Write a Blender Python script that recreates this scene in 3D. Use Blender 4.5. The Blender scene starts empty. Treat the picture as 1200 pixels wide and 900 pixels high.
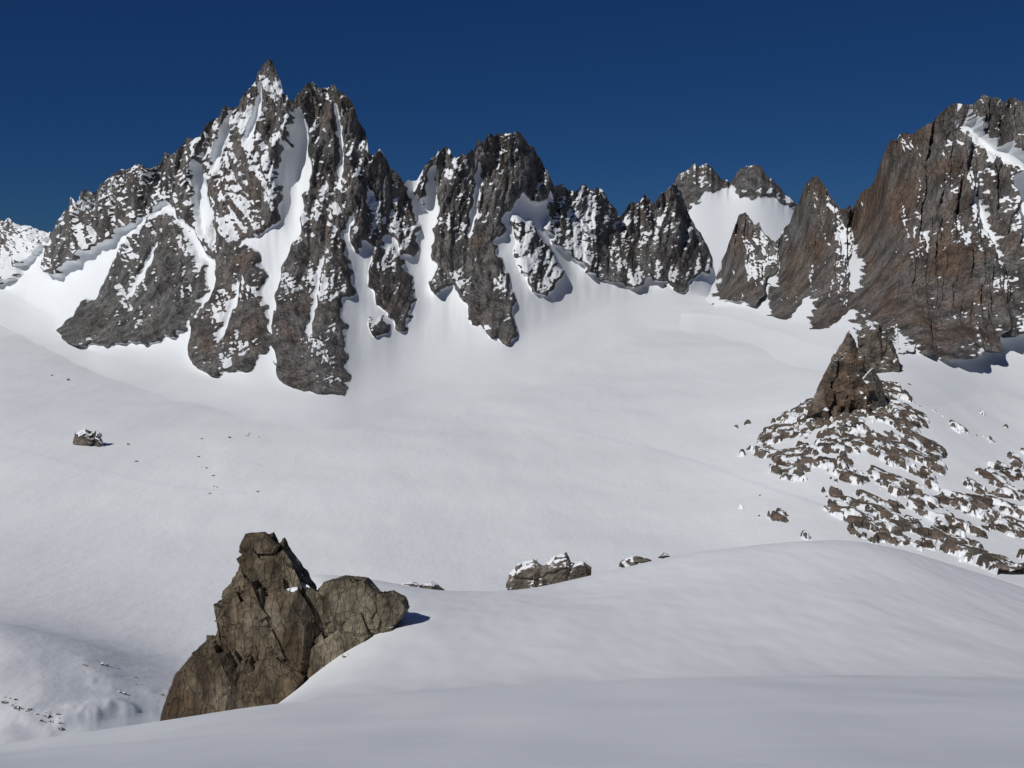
import bpy, bmesh, math, random
import numpy as np
from mathutils import Vector
F=1167.0; VH=300.0          # survey constants: focal length in units, eye-level line
rng=np.random.RandomState(7); random.seed(7)
scene=bpy.context.scene
# ---------------------------------------------------------------- noise
PERM=np.arange(256); np.random.RandomState(3).shuffle(PERM); PERM=np.concatenate([PERM,PERM,PERM])
GA=np.random.RandomState(5).rand(256)*2*np.pi; GX=np.cos(GA); GY=np.sin(GA)
def perlin(x,y,s=0):
    x=x+s*17.31; y=y+s*9.77
    xi=np.floor(x).astype(int); yi=np.floor(y).astype(int); xf=x-xi; yf=y-yi
    u=xf*xf*xf*(xf*(xf*6-15)+10); v=yf*yf*yf*(yf*(yf*6-15)+10)
    def g(a,b,fx,fy):
        h=PERM[(PERM[a&255]+b)&255]; return GX[h]*fx+GY[h]*fy
    n00=g(xi,yi,xf,yf); n10=g(xi+1,yi,xf-1,yf); n01=g(xi,yi+1,xf,yf-1); n11=g(xi+1,yi+1,xf-1,yf-1)
    return (n00*(1-u)+n10*u)*(1-v)+(n01*(1-u)+n11*u)*v
def fbm(x,y,o=4,s=0,g=0.5):
    r=0; a=1; f=1
    for i in range(o):
        r=r+a*perlin(x*f,y*f,s+i*3.1); a*=g; f*=2.03
    return r
def ridged(x,y,o=4,s=0,g=0.5):
    r=0; a=1; f=1; t=0
    for i in range(o):
        r=r+a*(1-2*np.abs(perlin(x*f,y*f,s+i*5.7))); t+=a; a*=g; f*=2.1
    return r/t
def h2(a,b,k): return PERM[(PERM[(PERM[a&255]+b)&255]+k)&255]/255.0
def facets(x,y,s=0):
    """gabled blocks: continuous, planar sides, sharp creases"""
    x=x+s*3.3; y=y+s*7.1
    xi=np.floor(x).astype(int); yi=np.floor(y).astype(int)
    best=np.full(x.shape,-9.0)
    for dx in (-1,0,1):
        for dy in (-1,0,1):
            a=xi+dx; b=yi+dy
            ex=x-(a+0.1+0.8*h2(a,b,11)); ey=y-(b+0.1+0.8*h2(a,b,57))
            k=0.5+0.9*h2(a,b,151); m=0.5+0.9*h2(a,b,201); r=(h2(a,b,31)-.5)*.9
            ex,ey=ex+r*ey,ey-r*ex
            d=0.4*h2(a,b,101)-np.maximum(np.maximum(ex*k,-ex*(2-k)),np.maximum(ey*m,-ey*(2-m)))*0.9
            best=np.maximum(best,d)
    return best+0.5
def blur(a,sig,axis):
    if sig<0.3: return a
    r=max(1,int(sig*3)); k=np.exp(-0.5*(np.arange(-r,r+1)/sig)**2); k/=k.sum()
    pad=[(0,0),(0,0)]; pad[axis]=(r,r); p=np.pad(a,pad,mode='edge'); out=np.zeros_like(a,dtype=float)
    n=a.shape[axis]
    for i,w in enumerate(k):
        out+=w*(p[i:i+n,:] if axis==0 else p[:,i:i+n])
    return out
def inpoly(u,v,poly):
    r=np.zeros(u.shape,bool); n=len(poly); j=n-1
    for i in range(n):
        xi,yi=poly[i]; xj,yj=poly[j]
        if yi!=yj:
            c=((yi>v)!=(yj>v))&(u<(xj-xi)*(v-yi)/(yj-yi)+xi); r^=c
        j=i
    return r
def ss(a,b,x):
    t=np.clip((x-a)/(b-a),0,1); return t*t*(3-2*t)
# ---------------------------------------------------------------- terrain height model
E1=[(-600,905),(-200,888),(0,872),(190,845),(300,828),(500,808),(800,793),(1000,791),(1200,793),(1800,805)]
def e1(d): return [(u,v+d) for u,v in E1]
ROWS=[
(4,[(-600,925),(1800,900)]),
(8,[(-600,900),(0,884),(600,836),(1200,824),(1800,820)]),
(11.5,e1(10)),
(14,e1(-2)),
(18,e1(26)),
(24,e1(34)),
(30,[(-600,1100),(0,980),(190,900),(300,850),(400,842),(500,832),(800,817),(1000,815),(1200,817),(1800,830)]),
(42,[(-600,1150),(0,1000),(190,900),(250,865),(300,838),(360,815),(420,808),(500,806),(600,802),(800,796),(1000,794),(1200,796),(1800,850)]),
(60,[(-600,1150),(0,1010),(180,930),(250,880),(300,845),(350,803),(400,757),(440,733),(480,724),(600,724),(700,722),(850,720),(1000,716),(1200,738),(1800,850)]),
(75,[(-600,1150),(0,1010),(200,950),(290,850),(325,740),(380,700),(430,697),(480,698),(560,705),(650,702),(750,686),(850,672),(970,664),(1080,677),(1200,708),(1800,850)]),
(83,[(-600,1150),(0,1010),(200,955),(290,850),(317,740),(350,675),(380,674),(430,680),(480,688),(540,695),(620,692),(700,680),(780,662),(850,650),(920,640),(970,637),(1020,641),(1080,655),(1140,675),(1200,693),(1300,728),(1800,870)]),
(90,[(-600,1150),(0,1000),(200,960),(290,850),(312,740),(335,658),(360,655),(385,662),(430,668),(480,680),(530,690),(590,690),(640,682),(700,663),(780,643),(850,631),(920,623),(970,620),(1020,623),(1080,638),(1140,660),(1200,680),(1300,720),(1800,880)]),
(112,[(-600,1000),(0,960),(250,920),(330,800),(400,740),(480,725),(600,730),(700,712),(800,690),(970,675),(1100,700),(1200,730),(1800,880)]),
(140,[(-600,980),(0,960),(200,960),(600,790),(970,740),(1200,770),(1800,880)]),
(200,[(-600,900),(0,905),(100,925),(200,945),(400,870),(600,800),(1000,770),(1800,830)]),
(240,[(-600,800),(0,812),(100,838),(200,878),(400,860),(600,800),(1000,770),(1800,800)]),
(300,[(-600,690),(0,722),(100,748),(200,790),(300,825),(500,800),(1000,770),(1800,780)]),
(370,[(-600,700),(0,732),(100,752),(200,765),(600,750),(1000,745),(1800,740)]),
(500,[(-600,680),(0,680),(600,692),(900,690),(1000,690),(1800,690)]),
(600,[(-600,640),(0,640),(600,648),(850,650),(900,640),(1000,645),(1200,660),(1800,650)]),
(750,[(-600,590),(0,585),(600,595),(850,598),(890,580),(950,572),(1050,586),(1200,605),(1800,600)]),
(950,[(-600,530),(0,525),(600,535),(850,538),(900,520),(990,470),(1040,468),(1100,505),(1200,545),(1800,540)]),
(1200,[(-600,480),(0,478),(600,490),(850,492),(950,465),(1030,415),(1100,445),(1200,480),(1800,480)]),
(1500,[(-600,440),(0,438),(200,450),(400,468),(600,448),(850,430),(1000,405),(1100,425),(1200,425),(1800,430)]),
(1900,[(-600,395),(0,395),(200,420),(400,430),(600,402),(800,388),(1000,380),(1200,370),(1800,380)]),
(2400,[(-600,350),(0,348),(200,378),(400,380),(600,366),(800,360),(1000,355),(1200,350),(1800,350)]),
(3000,[(-600,325),(0,320),(400,352),(600,346),(800,338),(1200,335),(1800,335)]),
(3800,[(-600,318),(1800,322)]),
(9000,[(-600,308),(1800,308)]),
]
GU=np.arange(-600,1801,3.0); GL=np.linspace(math.log(4),math.log(9000),900)
tab=np.array([np.interp(GU,[p[0] for p in r[1]],[p[1] for p in r[1]]) for r in ROWS])
rl=np.log([r[0] for r in ROWS])
G=np.empty((len(GL),len(GU)))
for j in range(len(GU)): G[:,j]=np.interp(GL,rl,tab[:,j])
Gc=blur(blur(G,3.5,0),8,1); Gn=blur(blur(G,6.5,0),6,1); Gf=blur(blur(G,14,0),16,1)
w0=ss(math.log(24),math.log(60),GL)[:,None]; Gn=Gc*(1-w0)+Gn*w0
w=ss(math.log(250),math.log(500),GL)[:,None]; G=Gn*(1-w)+Gf*w
def terr_v(u,Y):
    L=np.log(np.clip(Y,4.001,8999)); a=(L-GL[0])/(GL[1]-GL[0]); b=(np.clip(u,-599,1799)-GU[0])/3.0
    i=np.clip(a.astype(int),0,len(GL)-2); j=np.clip(b.astype(int),0,len(GU)-2); fa=a-i; fb=b-j
    return (G[i,j]*(1-fb)+G[i,j+1]*fb)*(1-fa)+(G[i+1,j]*(1-fb)+G[i+1,j+1]*fb)*fa
def terr_z(X,Y):
    X=np.asarray(X,float); Y=np.asarray(Y,float)
    Yc=np.maximum(Y,4.001); u=600+F*X/Yc
    z=(VH-terr_v(u,Yc))/F*Yc
    k=np.clip(4-Y,0,4); z=np.where(Y<4,z+0.5*k*k*-0.03+0.22*k,z)
    far=ss(300,700,Y); mid=ss(20,60,Y)*(1-far)
    z=z+far*(fbm(X/330,Y/420,3,1)*7+fbm(X/90,Y/160,3,2)*1.2)
    z=z+mid*fbm(X/22,Y/30,3,4)*0.3+fbm(X/5,Y/7,3,6)*0.025*(1-far)
    ic=ss(190,225,Y)*(1-ss(270,300,Y))*ss(-150,-128,X)*(1-ss(-85,-65,X))
    z=z+ic*(ridged((X+Y*.35)/30,(Y-X)/80,2,8)*1.2)
    cv=ss(205,235,Y)*(1-ss(262,285,Y))*ss(-120,-106,X)*(1-ss(-88,-78,X))
    z=z+cv*ss(-.05,.25,perlin(X/11,Y/19,3))*ridged((X+Y*.5)/9,(Y-X)/16,4,9,.6)*1.3
    return z
def find_Y(u,v,y0=95,y1=6000):
    Ys=np.exp(np.linspace(math.log(y0),math.log(y1),1500)); vv=terr_v(np.full(Ys.shape,float(u)),Ys)
    k=np.where(vv<=v)[0]; return float(Ys[k[0]]) if len(k) else y1
# ---------------------------------------------------------------- mesh helper
def grid_mesh(name,X,Y,Z,attrs=None,smooth=None,cols=None):
    n,m=X.shape
    co=np.stack([X,Y,Z],-1).reshape(-1,3).astype(np.float32)
    idx=np.arange(n*m).reshape(n,m)
    q=np.stack([idx[:-1,:-1],idx[:-1,1:],idx[1:,1:],idx[1:,:-1]],-1).reshape(-1,4)
    me=bpy.data.meshes.new(name)
    me.vertices.add(len(co)); me.vertices.foreach_set('co',co.ravel())
    me.loops.add(q.size); me.loops.foreach_set('vertex_index',q.ravel().astype(np.int32))
    me.polygons.add(len(q)); me.polygons.foreach_set('loop_start',(np.arange(len(q))*4).astype(np.int32))
    me.polygons.foreach_set('loop_total',np.full(len(q),4,np.int32))
    if smooth is None: sm=np.ones(len(q),bool)
    else: sm=smooth[:-1,:-1].ravel()
    me.polygons.foreach_set('use_smooth',sm)
    me.update(calc_edges=True)
    for k,a in (attrs or {}).items():
        at=me.attributes.new(k,'FLOAT','POINT'); at.data.foreach_set('value',a.ravel().astype(np.float32))
    ob=bpy.data.objects.new(name,me); scene.collection.objects.link(ob); return ob
# ---------------------------------------------------------------- materials
def nd(nt,t,**k):
    n=nt.nodes.new(t)
    for a,b in k.items(): setattr(n,a,b)
    return n
def mathn(nt,op,a,b=None,clamp=False):
    n=nt.nodes.new('ShaderNodeMath'); n.operation=op; n.use_clamp=clamp
    for i,x in enumerate((a,b)):
        if x is None: continue
        if isinstance(x,(int,float)): n.inputs[i].default_value=x
        else: nt.links.new(x,n.inputs[i])
    return n.outputs[0]
def mixc(nt,f,a,b):
    n=nt.nodes.new('ShaderNodeMix'); n.data_type='RGBA'
    for i,x in ((0,f),(6,a),(7,b)):
        if isinstance(x,(int,float)): n.inputs[i].default_value=x
        elif isinstance(x,tuple): n.inputs[i].default_value=(*x,1)
        else: nt.links.new(x,n.inputs[i])
    return n.outputs[2]
def noise(nt,vec,scale,detail=4,rough=0.55):
    n=nt.nodes.new('ShaderNodeTexNoise'); n.inputs['Scale'].default_value=scale; n.inputs['Detail'].default_value=detail
    n.inputs['Roughness'].default_value=rough; nt.links.new(vec,n.inputs['Vector']); return n.outputs['Fac']
def mapping(nt,vec,sc,rot=(0,0,0)):
    n=nt.nodes.new('ShaderNodeMapping'); n.inputs['Scale'].default_value=sc; n.inputs['Rotation'].default_value=rot; nt.links.new(vec,n.inputs['Vector']); return n.outputs[0]
def bump(nt,h,dist,st,prev=None):
    n=nt.nodes.new('ShaderNodeBump'); n.inputs['Distance'].default_value=dist; n.inputs['Strength'].default_value=st
    nt.links.new(h,n.inputs['Height'])
    if prev is not None: nt.links.new(prev,n.inputs['Normal'])
    return n.outputs[0]
def newmat(name):
    m=bpy.data.materials.new(name); m.use_nodes=True; nt=m.node_tree; b=nt.nodes['Principled BSDF']
    b.inputs['Specular IOR Level'].default_value=0.15; b.inputs['Roughness'].default_value=0.75
    tc=nt.nodes.new('ShaderNodeNewGeometry'); return m,nt,b,tc.outputs['Position']
SNOW_DIM=(0.70,0.718,0.735)  # snow colour darkened to tone down overly bright sunlit slopes under the walls
def snow_material():
    m,nt,b,P=newmat('snow')
    big=noise(nt,P,0.006,3); sm=noise(nt,mapping(nt,P,(0.05,0.02,0.05)),1.0,3)
    c=mixc(nt,big,(0.78,0.795,0.81),(0.84,0.85,0.855)); c=mixc(nt,mathn(nt,'MULTIPLY',sm,0.35),c,(0.72,0.745,0.77))
    at=nd(nt,'ShaderNodeAttribute',attribute_name='track'); c=mixc(nt,at.outputs['Fac'],c,(0.60,0.63,0.68))
    a2=nd(nt,'ShaderNodeAttribute',attribute_name='dimmed'); c=mixc(nt,a2.outputs['Fac'],c,SNOW_DIM)  # distant ground fades to the same darkened colour, offsetting the sun's brightness
    nt.links.new(c,b.inputs['Base Color']); b.inputs['Roughness'].default_value=0.6
    n1=noise(nt,mapping(nt,P,(0.03,0.012,0.03)),1.0,5,0.65)
    n2=noise(nt,mapping(nt,P,(0.9,1.8,1.0),(0,0,.35)),1.0,5,0.6)
    x=bump(nt,n1,3.0,0.4); x=bump(nt,n2,0.03,0.5,x); nt.links.new(x,b.inputs['Normal']); return m
def rock_material(name,sc,dark,mid,brown,bd,snowy=True,rot=(0,0,0),asp=(1,1,.3),crk=.4,bdk=.4,thr=1.3):
    m,nt,b,P=newmat(name)
    n1=noise(nt,mapping(nt,P,tuple(sc*a for a in asp),rot),1.0,5,0.65)
    n2=noise(nt,P,sc*5,4,0.7); n3=noise(nt,P,sc*0.35,2)
    r=nt.nodes.new('ShaderNodeMapRange'); nt.links.new(n1,r.inputs[0]); r.inputs[1].default_value=0.38; r.inputs[2].default_value=0.62
    c=mixc(nt,r.outputs[0],dark,mid)
    at=nd(nt,'ShaderNodeAttribute',attribute_name='brown')
    bf=mathn(nt,'MULTIPLY',at.outputs['Fac'],mathn(nt,'MULTIPLY',mathn(nt,'SUBTRACT',n3,0.32),3.5,True),True)
    bc=mixc(nt,r.outputs[0],tuple(x*bdk for x in brown),brown)
    c=mixc(nt,bf,c,bc)
    c2=mathn(nt,'MULTIPLY',mathn(nt,'SUBTRACT',n2,0.40),3.5,True)
    c=mixc(nt,mathn(nt,'MULTIPLY',mathn(nt,'SUBTRACT',1.0,c2),0.5),c,tuple(x*0.4 for x in dark))
    vo=nt.nodes.new('ShaderNodeTexVoronoi'); vo.feature='DISTANCE_TO_EDGE'; vo.inputs['Scale'].default_value=1.0
    dv=nt.nodes.new('ShaderNodeVectorMath'); dv.operation='ADD'; nz=nt.nodes.new('ShaderNodeTexNoise'); nz.inputs['Scale'].default_value=sc*2; nz.inputs['Detail'].default_value=2
    nt.links.new(P,nz.inputs['Vector']); nt.links.new(mapping(nt,P,tuple(sc*2.6*a for a in asp),rot),dv.inputs[0]); nt.links.new(nz.outputs['Color'],dv.inputs[1])
    nt.links.new(dv.outputs[0],vo.inputs['Vector'])
    cr=mathn(nt,'MULTIPLY',vo.outputs['Distance'],16.0,True)
    c=mixc(nt,mathn(nt,'MULTIPLY',mathn(nt,'SUBTRACT',1.0,cr),crk),c,tuple(x*0.35 for x in dark))
    if snowy:
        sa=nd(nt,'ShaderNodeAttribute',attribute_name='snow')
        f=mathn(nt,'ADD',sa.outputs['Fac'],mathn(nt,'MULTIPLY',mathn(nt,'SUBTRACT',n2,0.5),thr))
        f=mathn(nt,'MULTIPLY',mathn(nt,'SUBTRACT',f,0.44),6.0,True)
        c=mixc(nt,f,c,SNOW_DIM)
        inv=mathn(nt,'SUBTRACT',1.03,f)
    nt.links.new(c,b.inputs['Base Color']); b.inputs['Roughness'].default_value=0.85
    h=mathn(nt,'ADD',mathn(nt,'ADD',n1,mathn(nt,'MULTIPLY',n2,0.3)),mathn(nt,'MULTIPLY',cr,0.15))
    if snowy: h=mathn(nt,'MULTIPLY',h,inv)
    nt.links.new(bump(nt,h,bd,0.8),b.inputs['Normal']); return m
MS=snow_material()
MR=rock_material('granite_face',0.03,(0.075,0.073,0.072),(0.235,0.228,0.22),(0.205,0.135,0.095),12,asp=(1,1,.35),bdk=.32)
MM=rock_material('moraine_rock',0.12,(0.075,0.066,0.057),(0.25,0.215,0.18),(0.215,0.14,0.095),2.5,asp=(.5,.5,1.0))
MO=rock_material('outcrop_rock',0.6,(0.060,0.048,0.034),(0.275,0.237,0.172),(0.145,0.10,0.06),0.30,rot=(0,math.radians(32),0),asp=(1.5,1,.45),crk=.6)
# ---------------------------------------------------------------- ground sheet
S=np.arange(-560,1761,2.2)
Yr=np.concatenate([np.linspace(-30,3.9,50),np.exp(np.linspace(math.log(4.1),math.log(8900),1050))])
SS,YY=np.meshgrid(S,Yr); XX=(SS-600)/F*(YY+42)
ZZ=terr_z(XX,YY)
UU=600+F*XX/np.maximum(YY,4); VV=VH-F*ZZ/np.maximum(YY,4)
def line_attr(U,V,pts,wd):
    d=np.full(U.shape,1e9)
    for (a,b),(c,e) in zip(pts[:-1],pts[1:]):
        L=(c-a)**2+(e-b)**2; t=np.clip(((U-a)*(c-a)+(V-b)*(e-b))/L,0,1)
        d=np.minimum(d,np.hypot(U-a-t*(c-a),V-b-t*(e-b)))
    return np.exp(-(d/wd)**2)
tr=np.zeros(UU.shape)
far=YY>400
for pts,s in (([(690,402),(740,385),(800,362),(820,352)],.5),([(690,508),(760,525),(830,545),(900,572),(990,600)],.45),
            ([(420,470),(500,480),(600,490),(700,510)],.3),([(0,520),(90,545),(200,570),(290,578)],.25),([(200,430),(420,478),(560,500)],.25)):
    tr=np.maximum(tr,s*line_attr(UU,VV+2*perlin(UU/20,VV/20),pts,1.5)*far)
ground=grid_mesh('ground',XX,YY,ZZ,{'track':tr,'dimmed':ss(700,1500,YY)}); ground.data.materials.append(MS)
ground['kind']='structure'; ground['label']='smooth windblown snow and glacier basin'
# ---------------------------------------------------------------- mountain faces
NE=50
def face(names,splits,u0,u1,crest,base,ydep,polys,holes,p=2.0,du=0.8,nt_=400,relief=1.0,jag=1.0,seed=1,yb_override=None,sc=1.0,rowback=26,mat=None,sn_amp=4,merge=True,barelow=.15,csm=30,lk=.18,pillar=0,dd=0,cw=.45):
    us=np.arange(u0,u1+.1,du)
    cv=np.interp(us,[c[0] for c in crest],[c[1] for c in crest])
    z0=us*0+seed
    j=(facets(us/14,z0,seed)-0.45)*11+(facets(us/6.5,z0,seed+3)-0.45)*4.5+(ridged(us/30,z0,2,seed)-.3)*4+fbm(us/2.5,z0,2,seed)*1.0
    bv=np.interp(us,[c[0] for c in base],[c[1] for c in base]); bv=blur(bv[None,:],12,1)[0]
    if yb_override is None: yb=np.array([find_Y(u,v,500) for u,v in zip(us[::5],bv[::5])]); yb=np.interp(us,us[::5],yb)
    else: yb=np.interp(us,[c[0] for c in yb_override],[c[1] for c in yb_override])
    yb=blur(yb[None,:],30,1)[0]
    cvs=blur(cv[None,:],csm,1)[0]
    yc=np.interp(us,[c[0] for c in ydep],[c[1] for c in ydep]); yc=blur(yc[None,:],30,1)[0]
    t=np.linspace(0,1,nt_)[:,None]
    V=bv+(cvs-bv)*t+(cv-cvs)*ss(cw,1.0,t)**1.5-j*jag*ss(.7,1,t)**1.5
    U=np.broadcast_to(us,V.shape).copy()
    Yb=yb+(yc-yb)*(1-(1-t)**p)
    wu=U+fbm(U/14,V/14,4,seed+20,.6)*9; wv=V+fbm(U/14,V/14,4,seed+30,.6)*9
    M=np.zeros(V.shape); D=np.zeros(V.shape); B=np.zeros(V.shape)
    for pl,dust,br in polys:
        k=inpoly(wu,wv,pl); M[k]=1; D[k]=dust; B[k]=br
    hu=U+fbm(U/9,V/9,4,seed+20,.6)*6; hv=V+fbm(U/9,V/9,4,seed+30,.6)*6
    for pl in holes:
        M[inpoly(hu,hv,pl)]=0
    dv=max(0.3,float(np.mean(bv-cv))/nt_)
    B2=lambda a,s: blur(blur(a,s/du,1),s/dv,0)
    Ms=B2(M,2.5); Mb=B2(M,12); Mf=B2(M,1.0); Mi=ss(.35,1.0,Ms)
    D=B2(D,6)/np.maximum(B2(M,6),.3); B=B2(B,10)
    mpp=Yb/F*sc
    wr=fbm(U/110,V/110,2,seed+40)*14
    lean=U+lk*V+wr; lean2=U-lk*2*V+wr
    big=ridged(lean/80,V/260,2,seed+1)*13+facets(lean/32,V/130,seed)*24
    med=facets(lean2/15,V/70,seed+7)*12+facets(lean/9.5,V/48,seed+17)*7.5+facets((U+V*.7)/28,(V-U*.4)/24,seed+27)*4
    if pillar: med=med+facets((U+V*.05)/13,V/90,seed+37)*pillar+facets((U-V*.08)/7,V/50,seed+38)*pillar*.45+facets((U+V*.1)/60,V/90,seed+39)*pillar*2
    fin=facets((U+V*.2)/5.5,(V-U*.4)/10,seed+2)*3.2+facets((U-V*.5)/3.4,(V+U*.5)/4.8,seed+5)*1.6+fbm(U/2.2,V/2.2,2,seed+6)*0.4
    rock=(big+med)*relief
    fill=B2(rock*M,9)
    R=Mb*4+(fill*.85)+(rock+fin*relief-fill*.85)*Mi
    R=R+(1-Mf)*(fbm(U/30,V/110,3,seed+9)*sn_amp)*ss(0,.3,t)
    R=R*ss(0,0.08,t)
    Rb=B2(R,22)
    Y=Yb-R*mpp; Yref=Yb-Rb*mpp
    X=(U-600)/F*Yref; Z=(VH-V)/F*Yref
    Pt=np.stack([X,Y,Z],-1); a=np.gradient(Pt,axis=1); b=np.gradient(Pt,axis=0); N=np.cross(a,b); N/=np.linalg.norm(N,axis=-1,keepdims=True)+1e-9
    nz=np.abs(N[...,2]); nzs=blur(blur(nz,.8,0),.8,1); loc=blur(blur(nz,24,0),24,1)
    rel=nzs-loc*.75
    streak=ridged((V+U*.45+wr*.6)/6,(U-V*.4)/52,3,seed+80)*.55+ridged((U+V*.12)/7,V/70,3,seed+81)*.40
    lodge=ss(0.35,0.56,rel*.75+0.14*fbm(U/4,V/3.2,3,seed+50)+.28*fbm(U/38,V/38,2,seed+52)+0.42*streak+1.0*(D-0.315+dd)-barelow*(1-t)**2)
    SN=np.clip((1-Mf)*1.5+Mf*lodge,0,1.2)
    BR=np.clip(B*1.2+0.5*fbm(U/30,V/50,3,seed+60),0,1)
    if merge:
        # toe of the slope runs on down into the glacier, then both surfaces are blended
        K=42.0; g=np.clip((Z[3]-Z[0])/np.maximum(Y[3]-Y[0],1),.16,.6); g=blur(g[None,:],25,1)[0]
        s=np.linspace(1,0,NE,endpoint=False)[:,None]; dY=s*K*1.25/g
        Ye=Y[0]-dY; Xe=X[0]*Ye/Y[0]; Ze=Z[0]-g*dY-s*s*6
        X=np.vstack([Xe,X]); Y=np.vstack([Ye,Y]); Z=np.vstack([Ze,Z]); SN=np.vstack([np.full(Xe.shape,1.2),SN]); BR=np.vstack([Xe*0,BR])
        tt=np.vstack([s*0,t])
        tz=terr_z(X,Y); h=np.maximum(K-np.abs(Z-tz),0)/K
        Zm=np.maximum(Z,tz)+h*h*K/4-0.8
        wgt=1-ss(.10,.26,tt); Z=Z+(Zm-Z)*wgt
        ed=(ss(0,45,us-u0)*ss(0,45,u1-us))[None,:]; Z=tz-3+(Z-tz+3)*ed
    k=6; q=np.linspace(1,0,k,endpoint=False)[:,None]
    Xs=X[0]+0*q; Ys=Y[0]+0*q-15*q; Zs=Z[0]-30*q-1
    kb=rowback; q2=np.linspace(0,1,kb+1)[1:,None]
    Xb=X[-1]*(1+0*q2); H=(Z[-1]-(-150)); Yk=Y[-1]+q2*H*0.9+fbm(us[None,:]/25,q2*6,3,seed)*18*q2; Zk=Z[-1]-H*q2**1.15
    X=np.vstack([Xs,X,Xb]); Y=np.vstack([Ys,Y,Yk]); Z=np.vstack([Zs,Z,Zk])
    SN=np.vstack([np.repeat(SN[:1],k,0),SN,np.repeat(SN[-1:],kb,0)*0.8+0.1]); BR=np.vstack([np.repeat(BR[:1],k,0),BR,np.repeat(BR[-1:],kb,0)])
    edges=[0]+[int((s-u0)/du) for s in splits]+[len(us)-1]
    for nme,a0,a1 in zip(names,edges[:-1],edges[1:]):
        sl=slice(a0,a1+1)
        ob=grid_mesh(nme[0],X[:,sl],Y[:,sl],Z[:,sl],{'snow':SN[:,sl],'brown':BR[:,sl]},smooth=(SN>0.75)[:,sl])
        ob['kind']='structure'; ob['label']=nme[1]; ob.data.materials.append(mat or MR)
crest1=[(-300,262),(-200,245),(-100,240),(-40,246),(0,255),(25,264),(50,272),(62,268),(72,250),(84,232),(92,240),(100,226),(110,224),(125,208),(150,200),(170,194),(182,196),(195,178),(208,176),(220,164),(236,160),(248,140),(258,137),(266,122),(276,120),(288,104),(296,96),(302,80),(308,74),(319,75),(325,84),(331,96),(335,108),(345,116),(352,110),(360,98),(366,96),(374,101),(384,99),(396,106),(405,112),(414,122),(420,140),(427,152),(432,174),(438,182),(446,178),(452,186),(458,196),(466,199),(472,210),(480,214),(488,212),(494,200),(505,189),(515,178),(526,175),(535,184),(548,185),(556,172),(560,162),(566,168),(575,156),(590,152),(610,156),(618,166),(626,172),(632,187),(640,202),(648,216),(660,220),(672,226),(684,218),(698,218),(706,226),(714,240),(728,248),(738,238),(748,236),(756,229),(765,238),(776,228),(790,214),(798,226),(806,250),(814,268),(820,272),(834,300),(842,325),(856,348),(870,362)]
base1=[(-300,352),(0,354),(50,386),(100,424),(240,458),(340,482),(420,486),(480,466),(540,446),(610,436),(660,410),(720,380),(800,366),(850,362),(870,366)]
dep1=[(-300,2800),(0,2750),(80,2300),(200,2150),(313,2100),(440,2120),(520,2250),(600,2350),(700,2650),(800,3000),(870,3000)]
P1=[
([(-300,200),(0,240),(40,262),(54,280),(45,292),(30,305),(20,325),(5,332),(-300,332)],.55,.2),
([(50,322),(50,295),(60,262),(80,220),(125,195),(195,165),(255,122),(300,70),(325,70),(338,100),(352,112),(345,140),(338,170),(325,190),(330,230),(325,262),(300,275),(275,285),(255,300),(240,300),(225,275),(205,250),(190,235),(165,258),(145,270),(125,285),(95,300),(75,322)],.40,.35),
([(70,406),(80,378),(105,350),(120,330),(130,300),(150,275),(165,262),(185,245),(205,255),(225,290),(240,310),(242,335),(232,360),(215,389),(190,399),(150,405),(100,408)],.21,.1),
([(220,404),(225,375),(245,345),(250,310),(262,282),(285,286),(300,296),(312,325),(305,350),(315,370),(318,399),(300,430),(280,436),(250,442),(228,425)],.27,.5),
([(318,405),(320,345),(335,300),(350,270),(355,230),(366,200),(358,170),(350,140),(345,112),(362,90),(378,88),(412,105),(432,160),(437,200),(432,240),(410,255),(400,280),(405,300),(415,320),(412,345),(400,360),(405,380),(410,400),(405,430),(413,455),(405,468),(375,466),(345,462),(330,446),(322,426)],.26,.3),
([(428,165),(455,180),(475,200),(482,240),(490,265),(492,290),(485,307),(470,295),(455,275),(440,290),(425,280),(415,300),(408,270),(420,250),(437,235)],.33,.35),
([(440,290),(455,285),(470,300),(480,320),(485,345),(480,365),(482,385),(465,388),(455,370),(440,355),(432,335),(435,310)],.25,.4),
([(425,368),(450,372),(457,392),(440,397)],.3,.3),
([(485,215),(505,175),(520,165),(550,170),(575,145),(592,142),(612,148),(634,180),(648,210),(640,235),(625,240),(610,230),(595,245),(590,270),(580,285),(585,300),(595,315),(600,340),(600,365),(608,387),(600,406),(585,401),(570,384),(550,377),(540,350),(530,335),(510,347),(503,330),(515,315),(505,300),(508,270),(515,250),(512,230),(500,242),(490,237)],.25,.25),
([(645,208),(668,212),(697,208),(722,235),(722,262),(715,290),(712,310),(700,325),(685,315),(665,295),(650,290),(640,270),(645,240)],.40,.15),
([(600,250),(625,255),(645,290),(660,320),(645,347),(625,345),(612,320),(603,290)],.46,.2),
([(720,235),(755,218),(765,225),(790,200),(808,230),(816,255),(824,275),(840,298),(836,315),(815,325),(800,343),(780,337),(760,327),(745,337),(720,327),(700,330),(712,300),(718,270)],.32,.35),
]
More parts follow.
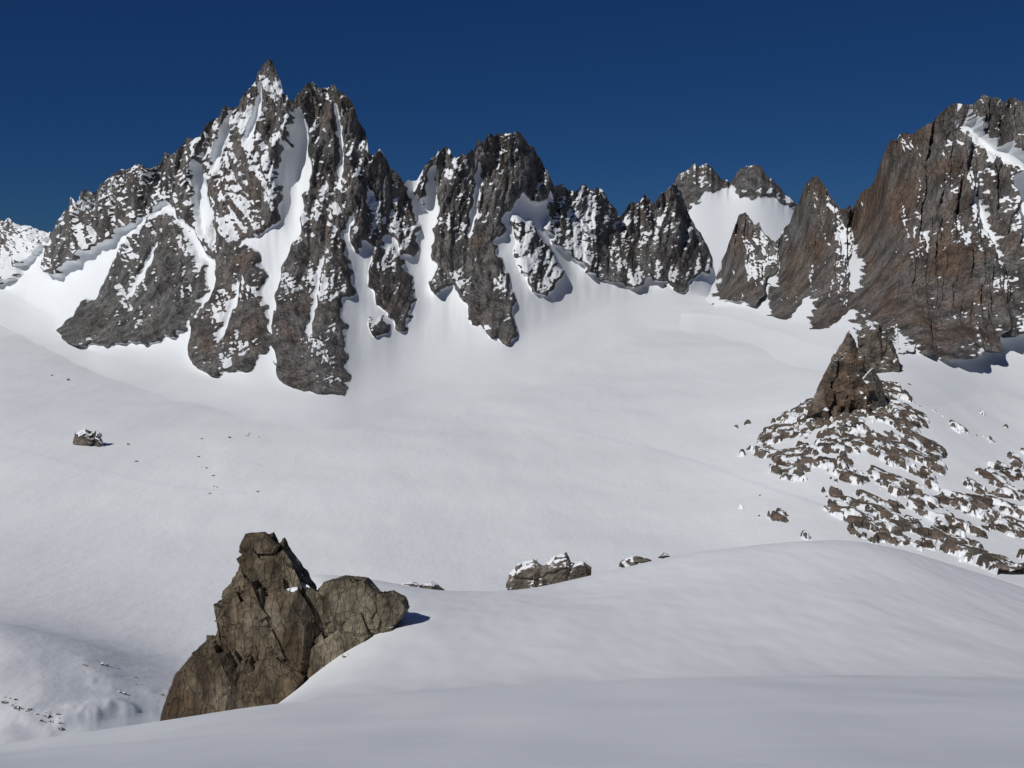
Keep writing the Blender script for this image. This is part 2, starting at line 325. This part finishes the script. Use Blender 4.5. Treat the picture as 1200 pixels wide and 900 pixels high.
H1=[[(343,130),(352,135),(360,160),(355,185),(349,225),(340,260),(330,300),(318,330),(312,320),(322,290),(330,250),(334,215),(345,180),(348,150)],
[(229,195),(235,200),(242,240),(240,275),(233,280),(228,240)],
[(503,195),(510,200),(512,240),(500,265),(497,240)],
[(268,130),(273,128),(262,165),(250,200),(246,198),(256,165)],[(306,100),(310,102),(300,140),(288,170),(285,165),(297,130)],
[(560,190),(564,192),(560,240),(550,280),(546,275),(555,235)],[(375,300),(378,302),(371,350),(362,395),(358,390),(367,345)],
[(280,330),(283,331),(272,370),(258,400),(255,396),(267,365)],[(185,280),(188,281),(170,320),(150,350),(148,346),(165,315)],[(392,120),(396,122),(402,170),(398,220),(394,218),(397,170)]]
face([('mountain','jagged grey granite peak streaked with snow gullies'),('mountain','twin topped dark rock peak above a snow apron'),('mountain','lower serrated rock ridge dusted with snow')],[484,722],-300,870,crest1,base1,dep1,P1,H1,seed=1,nt_=430)
crest2=[(770,364),(800,364),(822,366),(832,350),(840,322),(846,300),(852,282),(858,262),(866,254),(872,252),(880,262),(884,268),(890,262),(896,278),(905,282),(915,284),(921,268),(926,262),(934,240),(940,226),(947,212),(953,207),(960,206),(966,218),(972,222),(976,236),(984,246),(992,240),(1000,247),(1008,238),(1014,230),(1022,218),(1028,204),(1033,192),(1036,176),(1042,166),(1052,164),(1062,156),(1075,157),(1084,150),(1090,146),(1100,132),(1110,124),(1122,124),(1142,118),(1160,114),(1178,119),(1186,112),(1200,116),(1230,105),(1300,125),(1500,200)]
base2=[(770,370),(822,372),(860,376),(900,392),(950,410),(1000,420),(1050,440),(1090,450),(1150,446),(1200,434),(1500,430)]
dep2=[(770,2700),(822,2600),(900,2500),(955,2250),(1010,2150),(1060,1950),(1200,1850),(1500,1900)]
P2=[
([(836,352),(840,320),(850,275),(855,255),(870,243),(884,252),(895,272),(917,272),(919,300),(905,325),(895,345),(880,357),(860,352)],.33,.4),
([(900,372),(905,345),(915,325),(918,285),(925,250),(945,200),(957,195),(972,210),(980,235),(1003,233),(1008,260),(1000,290),(1005,310),(985,330),(975,345),(945,352),(935,362),(920,374),(905,375)],.27,.65),
([(945,377),(960,352),(985,337),(1003,305),(1004,240),(1018,205),(1030,165),(1060,145),(1080,138),(1100,110),(1140,90),(1200,80),(1500,90),(1500,400),(1200,387),(1185,397),(1170,387),(1160,412),(1140,417),(1110,422),(1085,420),(1065,402),(1045,387),(1030,367),(1010,357),(985,377),(965,387),(948,387)],.20,.8),
([(1000,352),(1060,380),(1068,412),(1050,424),(1030,416),(1005,395)],.40,.4),
([(1095,100),(1300,80),(1300,310),(1200,330),(1160,260),(1130,220),(1105,160)],.30,.4),
]
H2=[[(1112,122),(1128,120),(1140,142),(1160,158),(1178,170),(1200,180),(1220,200),(1185,188),(1160,174),(1138,158),(1122,142)],
[(1142,220),(1149,225),(1162,250),(1173,270),(1179,300),(1175,308),(1165,282),(1151,260)],
[(1000,300),(1008,290),(1016,310),(1012,335),(1000,340)],
[(1085,270),(1091,268),(1092,290),(1087,296)],[(1185,215),(1200,200),(1240,200),(1240,270),(1200,280),(1194,250)]]
face([('mountain','cluster of slender brown rock spires beside a snowy pass'),('mountain','massive sheer reddish brown rock wall with snow ledges')],[1004],770,1500,crest2,base2,dep2,P2,H2,seed=11,nt_=400,relief=1.15,lk=.07,pillar=13)
crest3=[(740,290),(770,250),(782,226),(795,203),(805,200),(815,194),(828,194),(840,203),(855,214),(862,202),(875,195),(890,198),(905,213),(920,230),(932,243),(960,262),(1000,290)]
base3=[(740,352),(1000,352)]
P3=[([(765,270),(782,212),(795,190),(828,182),(845,192),(858,216),(845,222),(828,226),(815,238),(808,252),(800,264)],.24,.2),
([(858,218),(860,195),(875,183),(907,200),(945,250),(915,240),(895,230),(882,236),(868,230)],.22,.25)]
face([('mountain','distant snowy summit with small rocky crown')],[],740,1000,crest3,base3,[(740,4500),(1000,4500)],P3,[],p=1.0,seed=21,nt_=220,yb_override=[(740,3000),(1000,3000)],jag=.8,relief=.35,sn_amp=.5,merge=False,barelow=0,csm=22,cw=.72)
# ---------------------------------------------------------------- rocky patches standing on the glacier
def patch(name,label,u0,u1,y0,y1,polys,amp,nu,ny,seed,mat,brown=.6,fs=(12,26)):
    us=np.linspace(u0,u1,nu); ys=np.exp(np.linspace(math.log(y0),math.log(y1),ny))
    U,Y=np.meshgrid(us,ys); X=(U-600)/F*Y; Z=terr_z(X,Y); V=VH-F*Z/Y
    n=facets(X/fs[0]+Y*.02,Y/fs[1],seed+7)*.55+facets(X/fs[0]*2.3,Y/fs[1]*2.3,seed+3)*.25+fbm(X/fs[0]*.6,Y/fs[1]*.6,6,seed+8,.65)*.9
    M=np.zeros(U.shape)
    for pl,th in polys:
        k=blur(blur(inpoly(U,V,pl).astype(float),16,0),16,1)
        M=np.maximum(M,ss(0,.14,n-th-(1-k)*.7))
    Ms=blur(blur(M,1.3,0),1.3,1)
    Xl=X+Y*.3
    h=facets(X/fs[0]+Y*.02,Y/fs[1],seed+7)*.8+facets(Xl/fs[0]*2.2,Y/fs[1]*2.2,seed+1)*.45
    Z=Z+Ms*h*amp-0.15*amp*(1-Ms)-.2
    S_=1-np.clip(Ms*1.4,0,1); S_=np.clip(S_+ss(-.05,.25,fbm(X/10,Y/16,5,seed+9,.65))*.85,0,1)
    ob=grid_mesh(name,X,Y,Z,{'snow':S_,'brown':np.full(U.shape,brown)},smooth=S_>.6)
    ob['kind']='structure'; ob['label']=label; ob.data.materials.append(mat); return ob
patch('rocky_slope','broken brown ledges and scree poking through snow',860,1320,540,1120,
 [([(880,530),(895,500),(935,472),(970,438),(1000,415),(1052,398),(1066,450),(1090,505),(1115,545),(1100,578),(1050,584),(1010,566),(975,574),(925,566),(890,550)],.12),
  ([(925,580),(1000,572),(1060,588),(1130,565),(1200,525),(1320,550),(1320,700),(1200,685),(1120,660),(1060,645),(1000,630),(955,608)],.24)],7,700,720,31,MM,fs=(17,36))
# ---------------------------------------------------------------- angular rocks
def n3(co,f,s):
    x,y,z=co[:,0]*f,co[:,1]*f,co[:,2]*f
    return (perlin(x+z*.37,y-z*.61,s)+perlin(y+x*.41,z-x*.3,s+4)+perlin(z+y*.33,x+y*.21,s+8))/1.7
def fac3(co,f,s):
    x,y,z=co[:,0]*f,co[:,1]*f,co[:,2]*f
    return (facets(x+z*.5,y*.8+z,s)+facets(y+x*.4,z*1.1-x*.5,s+3))/2
def subdiv_hull(pts,size,target,bm_out=None):
    bm=bmesh.new()
    for p in pts: bm.verts.new(p)
    r=bmesh.ops.convex_hull(bm,input=bm.verts[:])
    junk=[g for g in r['geom_interior']+r['geom_unused'] if isinstance(g,bmesh.types.BMVert)]
    if junk: bmesh.ops.delete(bm,geom=list(set(junk)),context='VERTS')
    for it in range(7):
        es=[e for e in bm.edges if e.calc_length()>target]
        if not es: break
        bmesh.ops.subdivide_edges(bm,edges=es,cuts=1,use_grid_fill=False)
        bmesh.ops.triangulate(bm,faces=[f for f in bm.faces if len(f.verts)>3])
    bm.normal_update(); bm.verts.index_update()
    co=np.array([v.co[:] for v in bm.verts]); no=np.array([v.normal[:] for v in bm.verts])
    fs=[[v.index for v in f.verts] for f in bm.faces]; bm.free(); return co,no,fs
def make_obj(name,parts,mat,brown,snow=None):
    cos=[];fs=[];k=0
    for c,f in parts:
        cos.append(c); fs+= [[i+k for i in x] for x in f]; k+=len(c)
    co=np.vstack(cos); me=bpy.data.meshes.new(name); me.from_pydata(co.tolist(),[],fs); me.update()
    a=me.attributes.new('brown','FLOAT','POINT'); a.data.foreach_set('value',(brown(co) if callable(brown) else np.full(len(co),brown)).astype(np.float32))
    a=me.attributes.new('snow','FLOAT','POINT')
    if snow is not None:
        no=np.empty(len(co)*3,np.float32); me.vertices.foreach_get('normal',no); no=no.reshape(-1,3)
        a.data.foreach_set('value',snow(co,no).astype(np.float32))
    me.materials.append(mat); ob=bpy.data.objects.new(name,me); scene.collection.objects.link(ob); return ob
def px(u,v,Y): return np.array([(u-600)/F*Y,Y,(VH-v)/F*Y])
R=np.random.RandomState(4)
def block_pts(pl,yf,yb,Y,jit,off_=6,prof=((.6,0),(.9,.2),(1,.5),(.9,1)),cen=None):
    pl=np.array(pl,float); c=pl.mean(0) if cen is None else np.array(cen,float); pts=[]
    for s,k in prof:
        y=yf+(yb-yf)*k; off=R.randn(2)*off_*(s<.95)
        for (u,v) in pl:
            uu=c[0]+(u-c[0])*s+off[0]; vv=c[1]+(v-c[1])*s+off[1]; pts.append(px(uu,vv,y+R.rand()*jit*(s<.7)))
    return pts
def splinter(c,a,L,T,W,lo=.55):
    pts=[]
    for sx in (-1,1):
        for sy in (-1,1):
            for sz in (-1,1):
                q=np.array([sx*L*R.uniform(lo,1),sy*T*R.uniform(lo,1),sz*W*R.uniform(lo,1)])
                pts.append([c[0]+q[0]*math.cos(a)-q[2]*math.sin(a),c[1]+q[1],c[2]+q[0]*math.sin(a)+q[2]*math.cos(a)])
    return pts
OY=60.0
blocks=[
([(281,641),(287,625),(311,623),(331,639),(324,650),(294,652)],58.2,61),
([(274,700),(282,650),(322,648),(345,660),(356,685),(350,720),(300,745)],57.8,63),
([(258,735),(261,692),(284,668),(300,700),(296,750),(262,760)],57.5,62),
([(228,790),(256,738),(300,700),(318,760),(285,820),(240,830)],57,62),
([(186,850),(190,830),(206,790),(228,765),(270,762),(290,805),(270,880),(186,880)],55.5,61.5),
([(290,760),(300,690),(350,684),(372,720),(366,790),(330,840),(285,850)],56.9,62),
([(340,680),(354,678),(374,694),(392,705),(388,770),(345,780)],58.0,62.5),
([(362,740),(368,696),(378,682),(402,674),(430,677),(446,694),(448,710),(424,745),(380,770)],57.9,63),
([(415,714),(436,694),(462,691),(476,700),(481,712),(464,736),(442,750),(410,755)],58.0,62),
([(340,835),(356,760),(396,735),(438,742),(420,775),(390,812)],57.0,62),
([(240,880),(262,790),(320,765),(362,790),(345,850),(300,880)],55.9,61)]
parts=[block_pts(pl,yf,yb,OY,.5,4,((.72,0),(.95,.12),(1,.4),(.9,1))) for pl,yf,yb in blocks]
sil=[(190,838),(205,790),(228,765),(256,730),(260,690),(280,660),(282,628),(312,621),(332,640),(346,658),(354,684),(368,700),(380,690),(402,682),(432,686),(446,698),(464,698),(476,710),(440,748),(415,775),(350,815),(300,850),(200,860)]
cnt=0
while cnt<180:
    u=R.uniform(192,478); v=R.uniform(628,850)
    right=u>355 and v<800
    if cnt>140: u=R.uniform(360,478); v=R.uniform(690,790); right=True
    a=math.radians(R.normal(-60,14) if not right else R.normal(-50,35))
    L=R.uniform(.4,2.2)*(.5 if right else 1); W=L*(R.uniform(.16,.35) if not right else R.uniform(.4,.8)); T=R.uniform(.4,.9)
    e=L*17
    if not inpoly(np.array([u,u+e*math.cos(a),u-e*math.cos(a)]),np.array([v,v-e*math.sin(a),v+e*math.sin(a)]),sil).all(): continue
    cnt+=1
    yf=58.4 if v<700 else (57.6 if u>330 else 57.0-(.6 if v>780 else 0)); yf+=.5
    if right: yf=58.8-.007*(v-700)
    parts.append(splinter(px(u,v,yf+R.uniform(-.2,.45)),a,L,T,W,.7))
ps=[]
for pts in parts:
    co,no,fs=subdiv_hull(pts,1,.18)
    d=(fac3(co,.55,2)-.5)*.24+(fac3(co,1.8,5)-.5)*.16+n3(co,1.5,3)*.04+n3(co,6,6)*.02
    co=co+no*d[:,None]; ps.append((co,fs))
def osnow(co,no):
    u=600+F*co[:,0]/co[:,1]; v=VH-F*co[:,2]/co[:,1]
    return .9*ss(.5,.75,no[:,2])*ss(-.1,.1,n3(co,.9,12))*((u>328)&(u<378)&(v<708))
oc=make_obj('rock_outcrop',ps,MO,lambda co: 1.0-ss(-13.5,-11.5,co[:,0]+.3*(co[:,2]+20)),osnow); oc['label']='jagged dark brown rock outcrop rising from snow'; oc['category']='rock outcrop'
PR=((.5,0),(.8,.25),(1,.5),(.8,1))
def crag(name,label,sil,core,Y,depth,brown,n,apex,target,cat,seed,spread=.22,Lr=(6,18),Wr=(1.5,4.5),snowy=.5,sn_off=0,prof=PR,cen=None,front=.6):
    global R
    R=np.random.RandomState(seed); m=Y/F; ps=[block_pts(c_,Y-depth*front,Y+depth,Y,depth*.2,1,prof,cen) for c_ in (core if isinstance(core[0],list) else [core])]
    P=np.array(sil); k=0; g=0
    while k<n and g<20000:
        g+=1
        u=R.uniform(P[:,0].min(),P[:,0].max()); v=R.uniform(P[:,1].min(),P[:,1].max())
        a=math.atan2(v-apex[1],apex[0]-u) if v>apex[1]+4 else math.pi/2
        a=a*.6+math.pi/2*.4+R.normal(0,spread)
        L=R.uniform(*Lr); W=R.uniform(*Wr)
        if not inpoly(np.array([u,u+L*math.cos(a)*.95,u,u-W,u+W]),np.array([v,v-L*math.sin(a)*.95,v,v,v]),sil).all(): continue
        k+=1
        hgt=(v-P[:,1].min())/(P[:,1].max()-P[:,1].min())
        ps.append(splinter(px(u,v,Y-depth*hgt*front*1.1+R.uniform(0,.25)*depth),a,L*m,R.uniform(3,7)*m,W*m,.4))
    out=[]
    for pts in ps:
        co,no,fs=subdiv_hull(pts,1,target*m); d=((fac3(co,.13/m,2)-.5)*2.6+(fac3(co,.4/m,5)-.5)*1.5)*m
        out.append((co+no*d[:,None],fs))
    sn=lambda co,no: ss(snowy,snowy+.25,no[:,2])*ss(-.15-sn_off,.15-sn_off,n3(co,.068/m,3))
    ob=make_obj(name,out,MM,brown,sn); ob['label']=label; ob['category']=cat
crag('rock_pinnacle','pointed brown rock pinnacle standing on snowy ledges',
 [(942,480),(956,452),(969,428),(981,409),(989,396),(995,384),(1001,395),(1009,412),(1017,430),(1026,434),(1036,450),(1044,470),(1038,490),(1000,492),(952,486)],
 [[(944,490),(958,452),(971,428),(982,410),(990,396),(995,386),(1000,395),(1008,414),(1018,440),(1024,492)],[(1005,480),(1013,438),(1023,431),(1034,448),(1044,492),(1010,495)]],985,24,
 lambda co: np.where(co[:,0]>(1012-600)/F*985,.1,1.0),34,(995,365),2.2,'rock pinnacle',3,.12,(6,16),(2,5),.5,0,((.1,.1),(.45,.18),(.8,.33),(1,.5),(.8,1)),(996,462),.8)
crag('rock_pinnacle','dark craggy rock knob above a snow slope',
 [(1000,440),(1003,396),(1009,380),(1017,371),(1028,373),(1038,384),(1047,400),(1060,440)],
 [[(1000,455),(1006,392),(1018,374),(1031,380),(1040,398),(1044,455)],[(1028,455),(1036,388),(1046,400),(1066,455)]],1200,30,.2,34,(1022,320),2.0,'rock pinnacle',5,.2,(6,13),(2.5,6),.42,.05)
crag('rock_outcrop','low grey outcrop with snow caught between its blocks',
 [(590,692),(596,672),(606,660),(622,654),(640,657),(652,646),(664,647),(671,658),(682,655),(692,660),(690,670),(660,684),(640,692)],
 [[(588,705),(596,672),(608,660),(624,655),(636,662),(630,705)],[(622,700),(632,664),(650,650),(664,647),(671,662),(668,700)],[(655,695),(668,660),(682,656),(693,664),(692,690)]],97,1.6,.1,30,(640,500),1.5,'rock outcrop',8,.6,(3,7),(2,4),.25,.1,((.6,0),(.9,.2),(1,.5),(.8,1)))
crag('rock_outcrop','small grey outcrop poking out of the glacier',
 [(82,510),(90,504),(104,501),(114,505),(124,516),(120,524),(104,524),(92,520)],
 [[(82,528),(88,507),(100,502),(112,507),(112,530)],[(104,530),(108,508),(118,511),(126,530)]],find_Y(104,522,540)+2,9,.1,12,(104,300),1.6,'rock outcrop',9,.7,(2,5),(1.5,3.5),.2,.2)
def boulder_mesh(i,mat,brown,flat=.5,boxy=True):
    Rb=np.random.RandomState(100+i); pts=[]
    if boxy:
        for sx in (-1,1):
            for sy in (-1,1):
                for sz in (-1,1): pts.append([sx*Rb.uniform(.4,1),sy*Rb.uniform(.5,.85),sz*flat*Rb.uniform(.4,1)])
    for k in range(4 if boxy else 15):
        q=Rb.normal(0,1,3); q/=np.linalg.norm(q)*Rb.uniform(.9,1.25); pts.append((q*np.array([1.1,.9,flat*1.2])).tolist())
    co,no,fs=subdiv_hull(pts,1,.22)
    d=(fac3(co,1.5,i)-.5)*.26+n3(co,2,i)*.07; co=co+no*d[:,None]
    ob=make_obj('boulder',[(co,fs)],mat,brown,lambda c,n: ss(.6,.85,n[:,2])*ss(-.25,.05,n3(c,1.2,i+3))); me=ob.data; bpy.data.objects.remove(ob); return me
BMm=[boulder_mesh(i,MM,.7) for i in range(7)]; BMg=[boulder_mesh(i+40,MM,.1,.75,False) for i in range(6)]; BMo=[boulder_mesh(i+20,MO,.6) for i in range(4)]
def put(u,v,w,label,group=None,meshes=BMm,y0=95,h=1.0,name='boulder',Y=None,sink=.1):
    if Y is None: Y=find_Y(u,v,y0)
    X=(u-600)/F*Y; s=w/2/F*Y
    ob=bpy.data.objects.new(name,random.choice(meshes)); scene.collection.objects.link(ob)
    ob.location=(X,Y,float(terr_z(X,Y))+s*h*(.3-sink)); ob.scale=(s,s,s*h); ob.rotation_euler=(random.uniform(-.15,.15),random.uniform(-.3,.2),random.uniform(-.5,.5)+(math.pi if random.random()<.5 else 0))
    ob['label']=label; ob['category']='boulder'
    if group: ob['group']=group
    return ob
g='boulders scattered on the snowy ledges'
zones=[([(890,530),(905,505),(945,485),(1000,470),(1045,478),(1080,510),(1125,545),(1085,575),(1010,560),(930,555)],22,(3,10)),
([(955,582),(1060,592),(1130,575),(1200,545),(1200,675),(1120,655),(1060,635),(990,612)],36,(3,10))]
for pl,n,(a,b) in zones:
    k=0; P=np.array(pl)
    while k<n:
        u=random.uniform(P[:,0].min(),P[:,0].max()); v=random.uniform(P[:,1].min(),P[:,1].max())
        if not inpoly(np.array([u]),np.array([v]),pl)[0]: continue
        put(u,v,a+(b-a)*random.random()**2.2,'angular brown boulder half buried in snow',g,y0=540,h=random.uniform(.5,.9),sink=.4); k+=1
for u,v,w_,h in ((1143,593,44,1.1),(1058,617,28,1.1),(1022,620,30,.7),(1172,585,20,1)):
    put(u,v,w_,'large angular brown boulder on snowy ledges',g,y0=540,h=h,sink=.4)
for i in range(16):
    put(random.uniform(230,310),random.uniform(508,585),random.uniform(2,4),'tiny dark stone on the glacier','stones scattered on the glacier',BMg,y0=540)
for u,v in ((62,441),(80,447),(440,477),(150,520),(160,540)): put(u,v,4,'tiny dark stone on the glacier','stones scattered on the glacier',BMg,y0=540)
for u,v,w_,h,Y in ((735,655,30,.5,97),(755,650,30,.5,97),(775,645,20,.5,97),(505,685,34,.5,93),(480,681,24,.5,92)):
    o=put(u,v,w_,'weathered grey boulder emerging behind a snow crest','rocks along the snow crest',BMg,Y=Y,h=h); o.location.z=(VH-v)/F*Y-.4
put(455,756,17,'small flat brown stone lying on snow',None,BMo,Y=58,h=.9)
put(405,795,8,'small flat brown stone lying on snow',None,BMo,Y=55,h=.9)
for i in range(34):
    u=random.uniform(2,75); v=824+u*.42+random.gauss(0,4)
    put(u,v,random.choice((2.5,3,4,5,9)),'dark stone among broken ice','stones on the lower snow slope',BMg,y0=210,h=.6)
for i in range(20):
    u=random.uniform(95,192); put(u,780+(u-95)*.45+random.gauss(0,9),random.choice((2,3,4,7)),'dark stone among broken ice','stones on the lower snow slope',BMg,y0=210,h=.6)
# ---------------------------------------------------------------- light
EL,AZ=41,220   # azimuth clockwise from +Y: behind the viewer, to the left
w=bpy.data.worlds.new('World'); scene.world=w; w.use_nodes=True; nt=w.node_tree
sky=nt.nodes.new('ShaderNodeTexSky'); sky.sky_type='NISHITA'; sky.sun_disc=False; sky.sun_elevation=math.radians(EL); sky.sun_rotation=math.radians(AZ)
sky.altitude=3500; sky.air_density=1.0; sky.dust_density=0.0; sky.ozone_density=3.0
bg=nt.nodes['Background']; bg.inputs['Strength'].default_value=0.06
mu=nt.nodes.new('ShaderNodeMix'); mu.data_type='RGBA'; mu.blend_type='MULTIPLY'; mu.inputs[0].default_value=1; mu.inputs[7].default_value=(.12,.26,.43,1)
nt.links.new(sky.outputs[0],mu.inputs[6])
mx=nt.nodes.new('ShaderNodeMix'); mx.data_type='RGBA'; mx.inputs[0].default_value=.4; mx.inputs[7].default_value=(.07,.45,1.9,1)
nt.links.new(mu.outputs[2],mx.inputs[6]); nt.links.new(mx.outputs[2],bg.inputs['Color'])
sl=bpy.data.lights.new('sun','SUN'); sl.energy=3.5; sl.angle=math.radians(.53); sl.color=(1,.98,.945)
so=bpy.data.objects.new('sun',sl); scene.collection.objects.link(so)
d=Vector((math.sin(math.radians(AZ))*math.cos(math.radians(EL)),math.cos(math.radians(AZ))*math.cos(math.radians(EL)),math.sin(math.radians(EL))))
so.rotation_euler=d.to_track_quat('Z','Y').to_euler()
cam=bpy.data.cameras.new('camera'); co=bpy.data.objects.new('camera',cam); scene.collection.objects.link(co)
co.location=(0,0,0); co.rotation_euler=(math.radians(90),0,0); cam.sensor_width=36; cam.lens=36*F/1200; cam.shift_y=-(450-VH)/1200
cam.clip_start=.1; cam.clip_end=20000; scene.camera=co
scene.view_settings.view_transform='Standard'; scene.view_settings.look='None'; scene.view_settings.exposure=0
